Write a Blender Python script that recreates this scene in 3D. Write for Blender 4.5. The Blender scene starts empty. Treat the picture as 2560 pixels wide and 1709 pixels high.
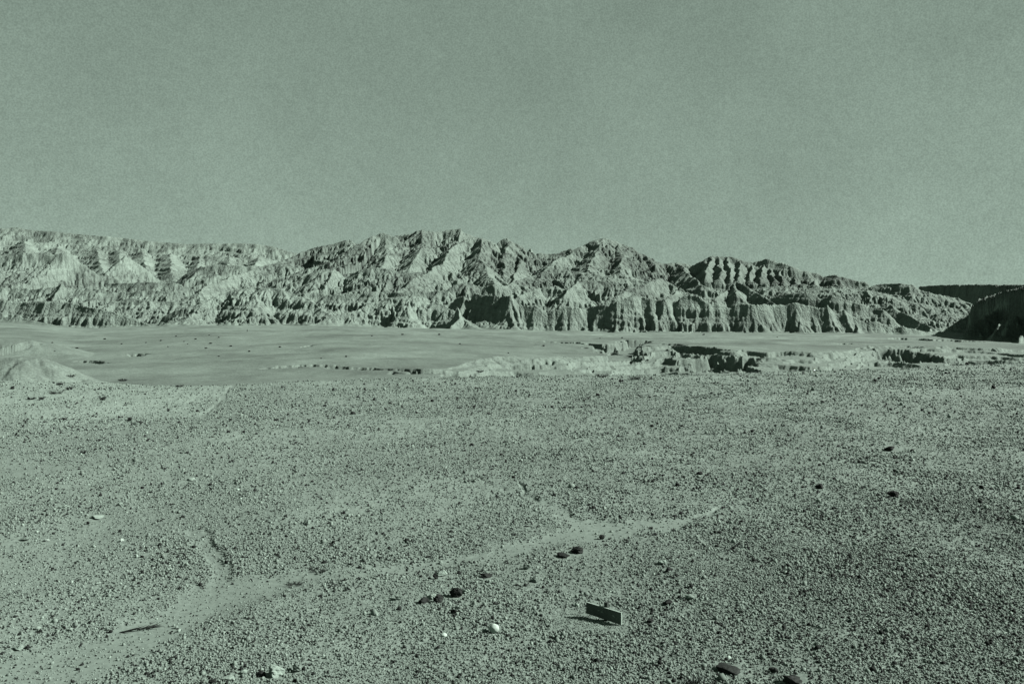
import bpy, math, random
import numpy as np

# ------------------------------------------------------------------ camera, sky, sun
F32 = np.float32
FOC, CX, HZ, EYE = 2217.0, 1280.0, 801.0, 6.0      # lens in picture units, centre, eye level, eye height (m)
sc = bpy.context.scene
cam = bpy.data.objects.new('camera', bpy.data.cameras.new('camera'))
sc.collection.objects.link(cam)
cam.location = (0, 0, EYE)
cam.rotation_euler = (math.radians(90), 0, 0)
cam.data.sensor_width = 36.0
cam.data.lens = 36.0 * FOC / 2560.0
cam.data.shift_y = -(854.5 - HZ) / 2560.0
cam.data.clip_start = 0.1
cam.data.clip_end = 20000
sc.camera = cam
sc.view_settings.view_transform = 'Standard'
sc.view_settings.look = 'None'
sc.view_settings.gamma = 1
sc.view_settings.use_curve_mapping = False
sc.view_settings.exposure = 1.75
sc.cycles.max_bounces = 4
sc.cycles.diffuse_bounces = 2

SUN_EL = math.radians(35)
SUN_DIR = np.array([0.9992 * math.cos(SUN_EL), -0.04 * math.cos(SUN_EL), math.sin(SUN_EL)])
az = math.atan2(SUN_DIR[0], SUN_DIR[1])            # from +Y towards +X
sun = bpy.data.objects.new('sun', bpy.data.lights.new('sun', 'SUN'))
sc.collection.objects.link(sun)
sun.data.energy = 5.0
sun.data.angle = math.radians(0.5)
sun.data.color = (1.0, 0.985, 0.95)
sun.rotation_euler = (math.radians(90) - SUN_EL, 0, math.pi - az)

w = bpy.data.worlds.new('World'); sc.world = w; w.use_nodes = True
nt = w.node_tree; N = nt.nodes; L = nt.links; N.clear()
out = N.new('ShaderNodeOutputWorld'); bg = N.new('ShaderNodeBackground')
sky = N.new('ShaderNodeTexSky'); sky.sky_type = 'NISHITA'; sky.sun_disc = False
sky.sun_elevation = SUN_EL; sky.sun_rotation = az
sky.air_density = 1.0; sky.dust_density = 0.3; sky.altitude = 400
bw = N.new('ShaderNodeRGBToBW'); L.new(sky.outputs[0], bw.inputs[0])
pw = N.new('ShaderNodeMath'); pw.operation = 'POWER'; pw.inputs[1].default_value = 0.33
L.new(bw.outputs[0], pw.inputs[0])
tc = N.new('ShaderNodeTexCoord')
def snoise(scale, detail, rough, stretch=None):
    n = N.new('ShaderNodeTexNoise'); n.inputs['Scale'].default_value = scale
    n.inputs['Detail'].default_value = detail; n.inputs['Roughness'].default_value = rough
    if stretch:
        mp = N.new('ShaderNodeMapping'); mp.inputs['Scale'].default_value = stretch
        L.new(tc.outputs['Generated'], mp.inputs[0]); L.new(mp.outputs[0], n.inputs['Vector'])
    else:
        L.new(tc.outputs['Generated'], n.inputs['Vector'])
    return n
def rng(node, lo, hi, a=0.3, b=0.7):
    m = N.new('ShaderNodeMapRange'); m.inputs[1].default_value = a; m.inputs[2].default_value = b
    m.inputs[3].default_value = lo; m.inputs[4].default_value = hi
    L.new(node.outputs[0], m.inputs[0]); return m
def mul(a, b):
    m = N.new('ShaderNodeMath'); m.operation = 'MULTIPLY'; L.new(a, m.inputs[0]); L.new(b, m.inputs[1]); return m.outputs[0]
v = mul(pw.outputs[0], rng(snoise(6, 4, 0.6), 0.93, 1.07).outputs[0])
v = mul(v, rng(snoise(120, 3, 0.7), 0.95, 1.05).outputs[0])
v = mul(v, rng(snoise(620, 1, 0.5), 0.87, 1.13).outputs[0])
tint = N.new('ShaderNodeVectorMath'); tint.operation = 'SCALE'; tint.inputs[0].default_value = (0.75, 1.0, 0.83)
L.new(v, tint.inputs['Scale'])
L.new(tint.outputs[0], bg.inputs[0]); bg.inputs[1].default_value = 0.063
L.new(bg.outputs[0], out.inputs[0])

# ------------------------------------------------------------------ helpers
C = sc.collection
def tag(o, label=None, cat=None, group=None, kind=None):
    if label: o['label'] = label
    if cat: o['category'] = cat
    if group: o['group'] = group
    if kind: o['kind'] = kind
    return o

rs = np.random.RandomState(11)
PERM = rs.permutation(256).astype(np.int32)
GA = rs.rand(256) * 2 * np.pi
GX = np.cos(GA).astype(F32); GY = np.sin(GA).astype(F32)
RX = (rs.rand(256) - .5).astype(F32); RY = (rs.rand(256) - .5).astype(F32)

def perlin(x, y, seed=0):
    x = np.asarray(x, F32); y = np.asarray(y, F32)
    fx = np.floor(x); fy = np.floor(y)
    ix = fx.astype(np.int32); iy = fy.astype(np.int32)
    x = x - fx; y = y - fy
    u = x * x * x * (x * (x * 6 - 15) + 10); v_ = y * y * y * (y * (y * 6 - 15) + 10)
    def g(dx, dy):
        h = PERM[(PERM[(ix + dx + seed * 17) & 255] + iy + dy + seed * 31) & 255]
        return GX[h] * (x - dx) + GY[h] * (y - dy)
    a = g(0, 0); b = g(1, 0); c = g(0, 1); d = g(1, 1)
    a = a + u * (b - a); c = c + u * (d - c)
    return (a + v_ * (c - a)) * 1.5

def fbm(x, y, octs=4, gain=.5, seed=0):
    s = 0; a = 1; f = 1
    for k in range(octs):
        s = s + a * perlin(x * f + 13.7 * k, y * f - 7.3 * k, seed + k)
        a *= gain; f *= 2.03
    return s

def ridged(x, y, octs=3, gain=.5, seed=0):
    s = 0; a = 1; f = 1
    for k in range(octs):
        s = s + a * (1 - 2 * np.abs(perlin(x * f + 3.7 * k, y * f + 9.3 * k, seed + k)))
        a *= gain; f *= 2.03
    return s

def sstep(a, b, x):
    t = np.clip((x - a) / (b - a), 0, 1); return t * t * (3 - 2 * t)

def at(px, py, Y): return ((px - CX) / FOC * Y, Y, EYE - (py - HZ) / FOC * Y)
def gY(py, z=0.0): return (EYE - z) * FOC / (py - HZ)

# ------------------------------------------------------------------ terrain lattice (u = X/Y across, rows of Y)
uc = np.linspace(-.60, .60, 1700)
uo = .60 + (np.linspace(0, 1, 46)[1:]) ** 1.5 * .5
U = np.concatenate([-uo[::-1], uc, uo]).astype(F32)
rows = [np.linspace(2.0, 12.5, 30, endpoint=False)]
rows.append((EYE * FOC / np.linspace(EYE * FOC / 12.5, EYE * FOC / 100, 560, endpoint=False)))
rows.append(np.linspace(100, 150, 60, endpoint=False))
rows.append(np.linspace(150, 480, 520, endpoint=False))
rows.append(np.linspace(480, 850, 150, endpoint=False))
rows.append(np.linspace(850, 1300, 560, endpoint=False))
rows.append(np.linspace(1300, 1700, 330, endpoint=False))
rows.append(np.linspace(1700, 2750, 240, endpoint=False))
rows.append(np.linspace(2750, 6000, 20))
YR = np.concatenate(rows).astype(F32)
UU, YY = np.meshgrid(U, YR)
XX = UU * YY
PX = UU * F32(FOC) + F32(CX)
nR, nC = YY.shape

def curve(pts, x=None):
    a = np.array(pts, float)
    return np.interp(U * FOC + CX if x is None else x, a[:, 0], a[:, 1])

edge_py = curve([(0, 946), (150, 947), (300, 950), (420, 955), (540, 958), (640, 955), (760, 948), (900, 944), (1100, 938),
                 (1200, 936), (1600, 932), (1800, 932), (1900, 927), (2100, 921), (2300, 914), (2560, 904)])
EDGE = (EYE * FOC / (edge_py - HZ)).astype(F32)
EDGE_PTS = EDGE

# wash polylines in picture coordinates on the near ground
WASH = [([(-250, 1720), (60, 1690), (240, 1640), (360, 1585), (520, 1500), (640, 1462), (780, 1440), (960, 1428), (1100, 1408), (1240, 1385), (1400, 1340),
          (1520, 1318), (1680, 1300), (1760, 1280), (1815, 1255)], [150, 120, 75, 60, 56, 48, 34, 28, 26, 26, 36, 38, 24, 9, 1]),
        ([(500, 1330), (515, 1375), (555, 1410), (560, 1450)], [14, 20, 26, 30]),
        ([(1290, 1215), (1360, 1260), (1450, 1300), (1500, 1320)], [4, 12, 26, 40]),
        ([(880, 1012), (1240, 1000), (1700, 988), (2100, 982), (2600, 975)], [1.5, 2.5, 2, 3, 3]),
        ([(1060, 1170), (1190, 1195), (1330, 1250), (1440, 1300)], [1, 2.5, 4, 8]),
        ([(100, 1075), (240, 1068), (420, 1064), (560, 1062)], [2.5, 3, 3, 2.5]),
        ([(498, 1038), (530, 1010), (552, 985), (600, 962)], [5, 6, 6, 4])]

def wash_mask(px, py):
    px = px + 26 * fbm(px / 90, py / 45, 3, .6, 200); py = py + 8 * fbm(px / 80, py / 40, 3, .6, 205)
    """1 in the bed of a wash, falling to 0 outside (picture coordinates of the near ground)"""
    m = np.zeros_like(px, dtype=F32)
    for pts, wd in WASH:
        for (a, b, wa, wb) in zip(pts[:-1], pts[1:], wd[:-1], wd[1:]):
            dx, dy = b[0] - a[0], b[1] - a[1]
            l2 = dx * dx + (dy * 2.4) ** 2
            tt = np.clip(((px - a[0]) * dx + (py - a[1]) * 2.4 * dy * 2.4) / l2, 0, 1)
            d = np.hypot(px - a[0] - tt * dx, (py - a[1] - tt * dy) * 2.4)
            ww = (wa + (wb - wa) * tt) * 1.1
            m = np.maximum(m, sstep(1.9, .3, d / ww))
    return m

# ------------------------------------------------------------------ ridges of the hills: (points (px,py,Y), s1, s2, d1, flat top)
RID = []
def R(pts, s1=.75, s2=.5, d1=20, flat=False, cut=None): RID.append((pts, s1, s2, d1, flat))
def line(pts, Y0, Y1=None):
    Y1 = Y0 if Y1 is None else Y1
    n = len(pts) - 1
    return [(p[0], p[1], Y0 + (Y1 - Y0) * i / n) for i, p in enumerate(pts)]
# far left plateau
R(line([(-700, 575), (-300, 570), (0, 571), (38, 567), (77, 574), (153, 580), (230, 588), (307, 594), (383, 603), (460, 609), (536, 608), (613, 608),
        (651, 611), (690, 617), (728, 630), (790, 640), (900, 665)], 2450), .9, .34, 30, True)
for a in [(60, 600, 70, 660), (150, 612, 120, 665), (240, 618, 262, 690), (300, 622, 300, 690), (355, 625, 372, 696), (425, 632, 430, 690), (498, 640, 490, 700), (575, 640, 560, 700), (650, 640, 620, 690)]:
    R([(a[0], a[1], 2370), ((a[0] + a[2]) / 2, (a[1] + a[3]) / 2, 2200), (a[2], a[3], 2020)], .5, .46, 20)
R(line([(-400, 650), (0, 640), (57, 630), (115, 632), (169, 630), (199, 655), (249, 682), (330, 704)], 1750), 1.6, .42, 14)
R(line([(253, 690), (290, 655), (314, 637), (345, 655), (364, 668), (391, 693)], 1950), .6, .5, 20)
R(line([(460, 690), (498, 664), (575, 660), (651, 664), (700, 690)], 1900), 1.1, .45, 12)
R(line([(268, 706), (345, 705), (440, 706), (479, 721)], 1450), 1.2, .4, 10)
R(line([(-300, 715), (0, 716), (77, 720), (161, 716), (230, 721), (310, 730), (383, 724), (440, 728), (498, 746)], 1280), 1.3, .35, 9)
R(line([(140, 722), (158, 706), (172, 724)], 1270), 1.0, .8, 10)
R(line([(-300, 745), (0, 747), (57, 755), (100, 752), (153, 753), (190, 757), (230, 763), (287, 778), (345, 797), (383, 813)], 1010, 960), 1.1, .62, 14)
R(line([(-300, 790), (0, 791), (57, 793), (115, 806), (150, 815), (180, 826)], 920, 900), 1.0, .5, 4)
R(line([(395, 815), (414, 787), (440, 771), (479, 766), (510, 764)], 985), 2.0, .6, 8)
R(line([(300, 742), (345, 748), (400, 752), (450, 756), (500, 762)], 1100), 1.1, .35, 8)
# main massif
R([(498, 728, 1230), (540, 705, 1290), (575, 690, 1330), (670, 660, 1420), (700, 652, 1440), (738, 636, 1480), (777, 617, 1500), (815, 611, 1500), (861, 600, 1510), (878, 598, 1510)], .7, .5, 30)
R([(878, 598, 1510), (882, 612, 1500), (868, 636, 1440), (845, 662, 1360)], .6, .5, 20)
R([(861, 630, 1400), (890, 612, 1420), (925, 594, 1440), (950, 583, 1450), (962, 580, 1450), (965, 600, 1440), (958, 636, 1400), (960, 668, 1340)], .55, .5, 25)
R(line([(960, 598), (985, 589), (1018, 584), (1040, 580), (1056, 578)], 1640), .8, .5, 20)
R([(964, 634, 1400), (990, 612, 1440), (1018, 597, 1480), (1040, 582, 1500), (1056, 573, 1510), (1075, 576, 1520), (1100, 577, 1530), (1121, 573, 1530), (1150, 570, 1530), (1155, 577, 1530), (1164, 582, 1530), (1194, 592, 1530)], .8, .55, 22)
R([(1056, 573, 1510), (1062, 610, 1440), (1040, 640, 1380), (1020, 668, 1320)], .55, .5, 15)
R([(1085, 690, 1250), (1102, 662, 1300), (1114, 640, 1350), (1135, 612, 1400), (1160, 598, 1430), (1185, 594, 1440), (1206, 594, 1440), (1220, 600, 1440), (1233, 605, 1440)], .9, .6, 20)
R([(1206, 594, 1440), (1200, 640, 1360), (1215, 680, 1280), (1235, 712, 1210)], .55, .55, 18)
R([(1236, 612, 1450), (1250, 600, 1460), (1263, 593, 1460), (1271, 600, 1460), (1275, 615, 1450), (1290, 624, 1440), (1300, 650, 1390), (1290, 680, 1330), (1275, 710, 1250)], 1.1, .65, 18)
R([(1271, 600, 1460), (1262, 640, 1390), (1262, 690, 1300)], .6, .6, 15)
R(line([(1280, 640), (1300, 619), (1310, 630), (1328, 620), (1340, 634), (1351, 630), (1370, 633), (1390, 632), (1408, 628), (1428, 621), (1450, 630)], 1620), .9, .5, 15)
R([(1328, 620, 1620), (1335, 650, 1560), (1345, 675, 1480)], .9, .6, 14)
# domed mountain
R([(1362, 676, 1330), (1370, 666, 1340), (1400, 645, 1380), (1428, 628, 1420), (1466, 609, 1450), (1485, 598, 1450), (1505, 594, 1450), (1525, 597, 1450), (1543, 603, 1450), (1581, 617, 1440), (1612, 637, 1430), (1625, 646, 1420), (1661, 658, 1420), (1694, 655, 1420), (1727, 662, 1420)], .55, .62, 30)
R([(1505, 594, 1450), (1495, 628, 1400), (1478, 650, 1340), (1470, 675, 1280)], .5, .55, 20)
R([(1543, 603, 1450), (1555, 640, 1380), (1548, 675, 1290)], .5, .55, 20)
R([(1694, 655, 1420), (1715, 680, 1350), (1760, 712, 1240)], .8, .6, 20)
# fluted mountain and the ridge running off to the right
R(line([(1731, 662), (1751, 650), (1780, 639), (1800, 640), (1821, 639), (1845, 647), (1878, 655), (1895, 651), (1915, 647), (1930, 648), (1943, 653), (1968, 657), (2009, 677), (2041, 680),
        (2058, 688), (2075, 685), (2086, 684), (2123, 696), (2160, 706), (2184, 719), (2210, 730)], 1400, 1300), 1.0, .6, 30)
for (x, y, x2, y2) in [(1780, 640, 1765, 690), (1800, 641, 1797, 690), (1821, 640, 1822, 692), (1848, 648, 1850, 692), (1880, 656, 1874, 696), (1915, 648, 1900, 694), (1930, 649, 1930, 700), (1950, 655, 1958, 700), (1990, 668, 1990, 706), (2041, 681, 2036, 712), (2086, 685, 2090, 716), (2123, 697, 2120, 720)]:
    R([(x, y, 1375), (x2, y2, 1275)], 1.2, .8, 20)
R(line([(2184, 715), (2213, 706), (2232, 706), (2250, 705), (2286, 714), (2311, 726), (2356, 738), (2400, 742)], 1250, 1200), .8, .5, 15)
# far right mesa
R([(2296, 716, 2700), (2330, 713, 2560), (2356, 712, 2460), (2400, 711, 2330), (2450, 711, 2200), (2560, 711, 1950), (2800, 706, 1600), (3300, 700, 1300)], 4.0, .45, 22, True)
# right butte
R([(2418, 815, 850), (2424, 795, 838), (2434, 770, 822), (2446, 754, 805), (2472, 743, 775), (2499, 731, 745), (2530, 722, 725), (2560, 712, 705), (2700, 690, 640), (3200, 670, 560)], 4.5, 1.6, 13, True)
R([(2535, 745, 765), (2490, 772, 740), (2440, 805, 715), (2405, 838, 700)], 1.6, .9, 6)
R([(2620, 760, 730), (2560, 785, 700), (2505, 797, 680), (2480, 838, 650)], 2.0, .9, 6)
R([(2680, 790, 690), (2600, 806, 660), (2545, 845, 620)], 2.0, .9, 6)
R([(2480, 785, 745), (2445, 798, 735), (2420, 838, 715)], 2.2, 1.2, 5)
# middle hills
R(line([(870, 690), (899, 674), (930, 668), (968, 672), (1018, 682), (1064, 678)], 1270), .7, .5, 14)
R(line([(760, 690), (800, 672), (834, 670), (862, 690)], 1280), .7, .55, 14)
R([(984, 730, 1120), (1020, 705, 1160), (1064, 682, 1220), (1102, 657, 1290)], .9, .6, 15)
R(line([(820, 735), (892, 733), (950, 728), (1000, 731), (1060, 728), (1120, 726)], 1090), 1.2, .42, 8)
R(line([(700, 735), (760, 726), (800, 730), (860, 745)], 1130), .9, .5, 8)
R(line([(1130, 712), (1165, 704), (1200, 712), (1256, 712)], 1170), 1.2, .5, 10)
R([(1256, 716, 1180), (1313, 693, 1230), (1350, 680, 1260), (1370, 673, 1270), (1409, 671, 1270), (1466, 682, 1260), (1524, 693, 1240), (1581, 697, 1240), (1640, 706, 1230)], .55, .45, 15)
R([(1300, 735, 1090), (1330, 724, 1110), (1351, 720, 1120), (1390, 712, 1130), (1404, 728, 1110)], .9, .6, 10)
R([(1409, 734, 1080), (1430, 712, 1110), (1447, 701, 1130), (1500, 700, 1140), (1540, 712, 1130)], 1.0, .6, 10)
R([(1540, 735, 1050), (1570, 725, 1080), (1600, 715, 1100), (1650, 690, 1140)], .9, .6, 10)
R([(1661, 745, 1000), (1690, 723, 1030), (1723, 731, 1030), (1760, 742, 1030)], 1.1, .6, 8)
R([(1790, 742, 1000), (1812, 727, 1040), (1841, 700, 1070), (1866, 710, 1050), (1900, 735, 1010), (1939, 757, 970)], 1.0, .75, 12)
R([(1841, 700, 1070), (1838, 735, 1010)], .9, .8, 10)
R(line([(1930, 742), (1951, 735), (1992, 727), (2029, 727), (2050, 745), (2078, 731), (2115, 747), (2172, 763), (2210, 775)], 1010, 960), 1.4, .55, 8)
R(line([(1880, 720), (1943, 714), (2009, 710), (2090, 717), (2172, 722), (2230, 738), (2295, 757), (2376, 774), (2460, 790)], 1200, 1100), .5, .35, 10)
R([(2230, 760, 1000), (2280, 790, 960), (2330, 815, 930)], .8, .5, 10)
# low domes of the front row
R([(470, 790, 930), (510, 757, 985), (540, 742, 1000), (575, 729, 1010), (632, 717, 1015), (690, 720, 1010), (728, 731, 1000), (785, 756, 970), (830, 775, 950)], .33, .55, 30)
R([(632, 717, 1015), (640, 765, 950)], .4, .6, 25)
R([(785, 812, 900), (853, 786, 930), (900, 768, 950), (930, 757, 960), (976, 743, 970), (1026, 739, 970), (1064, 743, 970), (1100, 756, 960), (1121, 770, 950), (1160, 793, 920), (1185, 815, 890)], .4, .6, 25)
R([(1026, 739, 970), (1020, 780, 925)], .6, .7, 15)
# front badlands wall
WALL = [(1105, 770, 960), (1121, 755, 965), (1160, 740, 965), (1187, 732, 960), (1236, 742, 940), (1275, 747, 930), (1313, 764, 930), (1370, 768, 930), (1428, 768, 930), (1466, 765, 930), (1524, 757, 925), (1562, 746, 925),
        (1600, 738, 930), (1641, 750, 925), (1680, 744, 925), (1723, 743, 925), (1772, 750, 920), (1829, 758, 915), (1886, 762, 915), (1968, 762, 915), (2009, 761, 915), (2050, 763, 915), (2090, 772, 915), (2131, 784, 915), (2192, 800, 915), (2254, 816, 915), (2330, 832, 915)]
rj = np.random.RandomState(31); WJ = []
for a, b in zip(WALL[:-1], WALL[1:]):
    for q in (0, .5):
        WJ.append((a[0] + (b[0] - a[0]) * q, a[1] + (b[1] - a[1]) * q + 6 * rj.randn(), a[2] + (b[2] - a[2]) * q + 4 * (rj.rand() - .5) * 2))
WJ.append(WALL[-1])
R(WJ, 1.9, .8, 9)
rw = np.random.RandomState(21)
x = 1130
while x < 2200:
    yy = float(np.interp(x, [p[0] for p in WALL], [p[1] for p in WALL])); hh = 826 - yy
    a1, a2, ln = rw.rand(), rw.rand(), rw.rand()
    if a2 < .12:
        R([(x, yy + hh * (.15 + .45 * a1), 916), (x + 22 * (rw.rand() - .3), yy + hh * (.45 + .35 * a1), 905 - 12 * ln), (x + 44 * (rw.rand() - .6), yy + hh * (.8 + .2 * a1), 893 - 22 * ln)], 1.2 + 1.6 * rw.rand(), .8 + .5 * rw.rand(), 3 + 7 * rw.rand())
    x += 14 + 46 * rw.rand()
# the two mounds beside the plain on the left
R([(-200, 892, 176), (-60, 894, 174), (0, 895, 172), (57, 891, 172), (96, 895, 172), (126, 906, 172), (172, 926, 172), (215, 948, 172)], .08, .42, 9)
R([(-200, 838, 330), (0, 846, 330), (38, 847, 330), (77, 850, 330), (100, 857, 330), (134, 872, 325), (165, 886, 320)], .08, .3, 12)

# ------------------------------------------------------------------ base heights
base_py = curve([(-900, 806), (0, 806), (120, 816), (190, 824), (345, 821), (500, 815), (700, 817), (1000, 820), (1300, 826), (1450, 831), (1600, 832), (2130, 834), (2360, 838), (2560, 845), (3400, 850)])
zb = EYE - (base_py - HZ) / FOC * 880
zb = np.convolve(np.pad(zb, 60, mode='edge'), np.hanning(121) / np.hanning(121).sum(), mode='valid')
tt = np.clip((YY - 200) / 680, 0, 1.25)
PL = (-8 + (zb[None, :] + 8) * tt).astype(F32)                # the plain
PL += 1.1 * fbm(XX / 90, YY / 80, 3, .5, 3) * sstep(180, 300, YY) + .24 * fbm(XX / 20, YY / 12, 4, .55, 9) * sstep(140, 260, YY)
PL = PL.astype(F32)

# canyon rim in front of the plain
rim_py = curve([(600, 1200), (640, 925), (700, 913), (760, 910), (905, 915), (920, 922), (1030, 921), (1062, 922), (1150, 906), (1185, 893), (1260, 889), (1290, 887), (1330, 889), (1400, 889), (1440, 888),
                (1500, 881), (1560, 874), (1600, 872), (1641, 866), (1702, 868), (1763, 872), (1829, 876), (1886, 878), (1968, 877), (2029, 878), (2111, 876), (2150, 868),
                (2200, 864), (2262, 866), (2336, 870), (2417, 868), (2560, 872), (3000, 874)])
RIM = np.zeros(nC)
for it in range(12):
    zr = -8 + (zb + 8) * np.clip((RIM - 200) / 680, 0, 1.25)
    RIM = (EYE - zr) * FOC / (rim_py - HZ)
RIM = np.convolve(np.pad(RIM, 45, mode='edge'), np.hanning(91) / np.hanning(91).sum(), mode='valid')
RIM = RIM[None, :] + 22 * fbm(XX / 48, YY / 70, 3, .5, 21)
depth = curve([(560, 0), (1060, 0), (1100, .6), (1190, 4.5), (1300, 9), (3000, 10)])[None, :]
dd = np.clip(RIM - YY, 0, None).astype(F32)
ledge = np.clip(-.1 + 3.2 * perlin(XX / 30, YY / 90, 5), 0, 2.4)
fall = np.zeros_like(dd)
for q, (off, hh) in enumerate(((0, 2.0), (20, 1.7), (44, 2.0), (78, 2.2), (112, 2.4))):
    e_ = dd - off - (20 * fbm(XX / 46, YY / 60, 3, .45, 300 + 7 * q) if q else 0)
    wq = 1.6 + 16 * sstep(-.25, .35, perlin(XX / 38, YY / 90, 340 + q))
    fall += hh * sstep(0, 1, e_ / wq) * np.clip(.85 + .6 * perlin(XX / 60, YY / 60, 360 + q), .2, 1.3)
fall += .25 * fbm(XX / 12, YY / 12, 3, .5, 14) * sstep(0, 6, dd)
fall = np.where(dd > 0, fall * np.clip(depth / 9, 0, 1), 0)
PL -= .35 * sstep(.55, 1.0, ridged(XX / 130 + .3 * perlin(XX / 40, YY / 40, 15), YY / 70, 1, .5, 16)) * sstep(190, 300, YY)
PL = PL - fall.astype(F32)
canyon = (dd > 0) * np.clip(depth / 6, 0, 1)
# trenches: far wall seen in shade
TR = [([(714, 920), (740, 918), (800, 917), (850, 921), (905, 922)], 5.0, 3.4), ([(938, 925), (985, 925), (1030, 927)], 4.5, 3.0), ([(1062, 931), (1110, 928), (1160, 930), (1218, 922)], 8, 5.0),
      ([(1392, 856), (1420, 861), (1480, 864), (1512, 867)], 9, 4.5), ([(1512, 867), (1540, 875), (1555, 880), (1556, 870), (1590, 852)], 9, 4.5), ([(1690, 868), (1720, 871), (1752, 874)], 9, 4),
      ([(2119, 858), (2152, 861), (2180, 861)], 8, 3.5), ([(2262, 846), (2295, 852), (2330, 853)], 12, 5), ([(2370, 853), (2413, 856)], 11, 4), ([(2270, 872), (2300, 878), (2338, 880)], 13, 6),
      ([(2474, 882), (2560, 888), (2620, 890)], 12, 5), ([(203, 896), (222, 897), (235, 898), (252, 903)], 2.6, 1.5), ([(334, 884), (345, 887), (358, 884)], 3.0, 1.8),
      ([(1640, 856), (1665, 857), (1690, 862)], 6, 2.5), ([(752, 867), (780, 865)], 2, 1.0), ([(1763, 880), (1800, 890), (1828, 884)], 12, 6)]
for pts, wd, dp in TR:
    P = []
    for (x, y) in pts:
        k = min(nC - 1, int(np.searchsorted(U * FOC + CX, x)))
        Yt = 300
        for it in range(10):
            Yt = (EYE - (-8 + (zb[k] + 8) * np.clip((Yt - 200) / 680, 0, 1.25))) * FOC / (y - HZ)
        P.append(((x - CX) / FOC * Yt, Yt))
    r0 = np.searchsorted(YR, min(p[1] for p in P) - 40); r1 = np.searchsorted(YR, max(p[1] for p in P) + 40)
    X_, Y_ = XX[r0:r1], YY[r0:r1]; best = np.full(X_.shape, 1e9, F32)
    for a, b in zip(P[:-1], P[1:]):
        dx, dy = b[0] - a[0], b[1] - a[1]
        s_ = np.clip(((X_ - a[0]) * dx + (Y_ - a[1]) * dy) / (dx * dx + dy * dy), 0, 1)
        best = np.minimum(best, np.hypot(X_ - a[0] - s_ * dx, Y_ - a[1] - s_ * dy))
    best = best + wd * .5 * fbm(X_ / (wd * 1.1), Y_ / (wd * 1.1), 3, .6, 33)
    PL[r0:r1] -= (dp * sstep(wd * 1.05, wd * .75, best)).astype(F32)

# near ground
PYn = HZ + EYE * FOC / YY
sz = np.clip(YY / 18, .6, 7)                                   # relief gets coarser with distance
wm = np.zeros_like(YY); nr = int(np.searchsorted(YR, 150))
wm[:nr] = wash_mask(PX[:nr], PYn[:nr])
NG = np.zeros_like(YY)
s_ = slice(0, nr)
X_, Y_ = XX[s_], YY[s_]
rough = (1 - .7 * sstep(.1, .7, wm[s_]))
g = .16 * fbm(X_ / 14, Y_ / 14, 3, .5, 40) * sstep(8, 30, Y_)
g += .05 * fbm(X_ / 3.2, Y_ / 3.2, 3, .55, 44) * (0.35 + .65 * rough)
g += .010 * ridged(X_ / .28, Y_ / .34, 2, .6, 50) * rough * sstep(60, 25, Y_)
g += .0035 * perlin(X_ / .07, Y_ / .09, 54) * (0.3 + .7 * rough) * sstep(28, 12, Y_)
g += .035 * ridged(X_ / .9, Y_ / 1.6, 2, .6, 57) * rough * sstep(20, 55, Y_)
g -= .045 * wm[s_] * sstep(10, 20, Y_)
g += .45 * sstep(1500, 2300, PX[s_]) * sstep(1150, 1400, PYn[s_]) * 0.35
NG[s_] = g
dE = np.clip(YY - EDGE[None, :], -40, None)
NG -= np.where(dE > -6, .012 * (dE + 6) ** 2, 0).clip(0, 1e4) * (dE < 12) + (dE >= 12) * (.012 * 324 + .44 * (dE - 12))
H = np.maximum(NG, PL).astype(F32)
print('base done')

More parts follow.
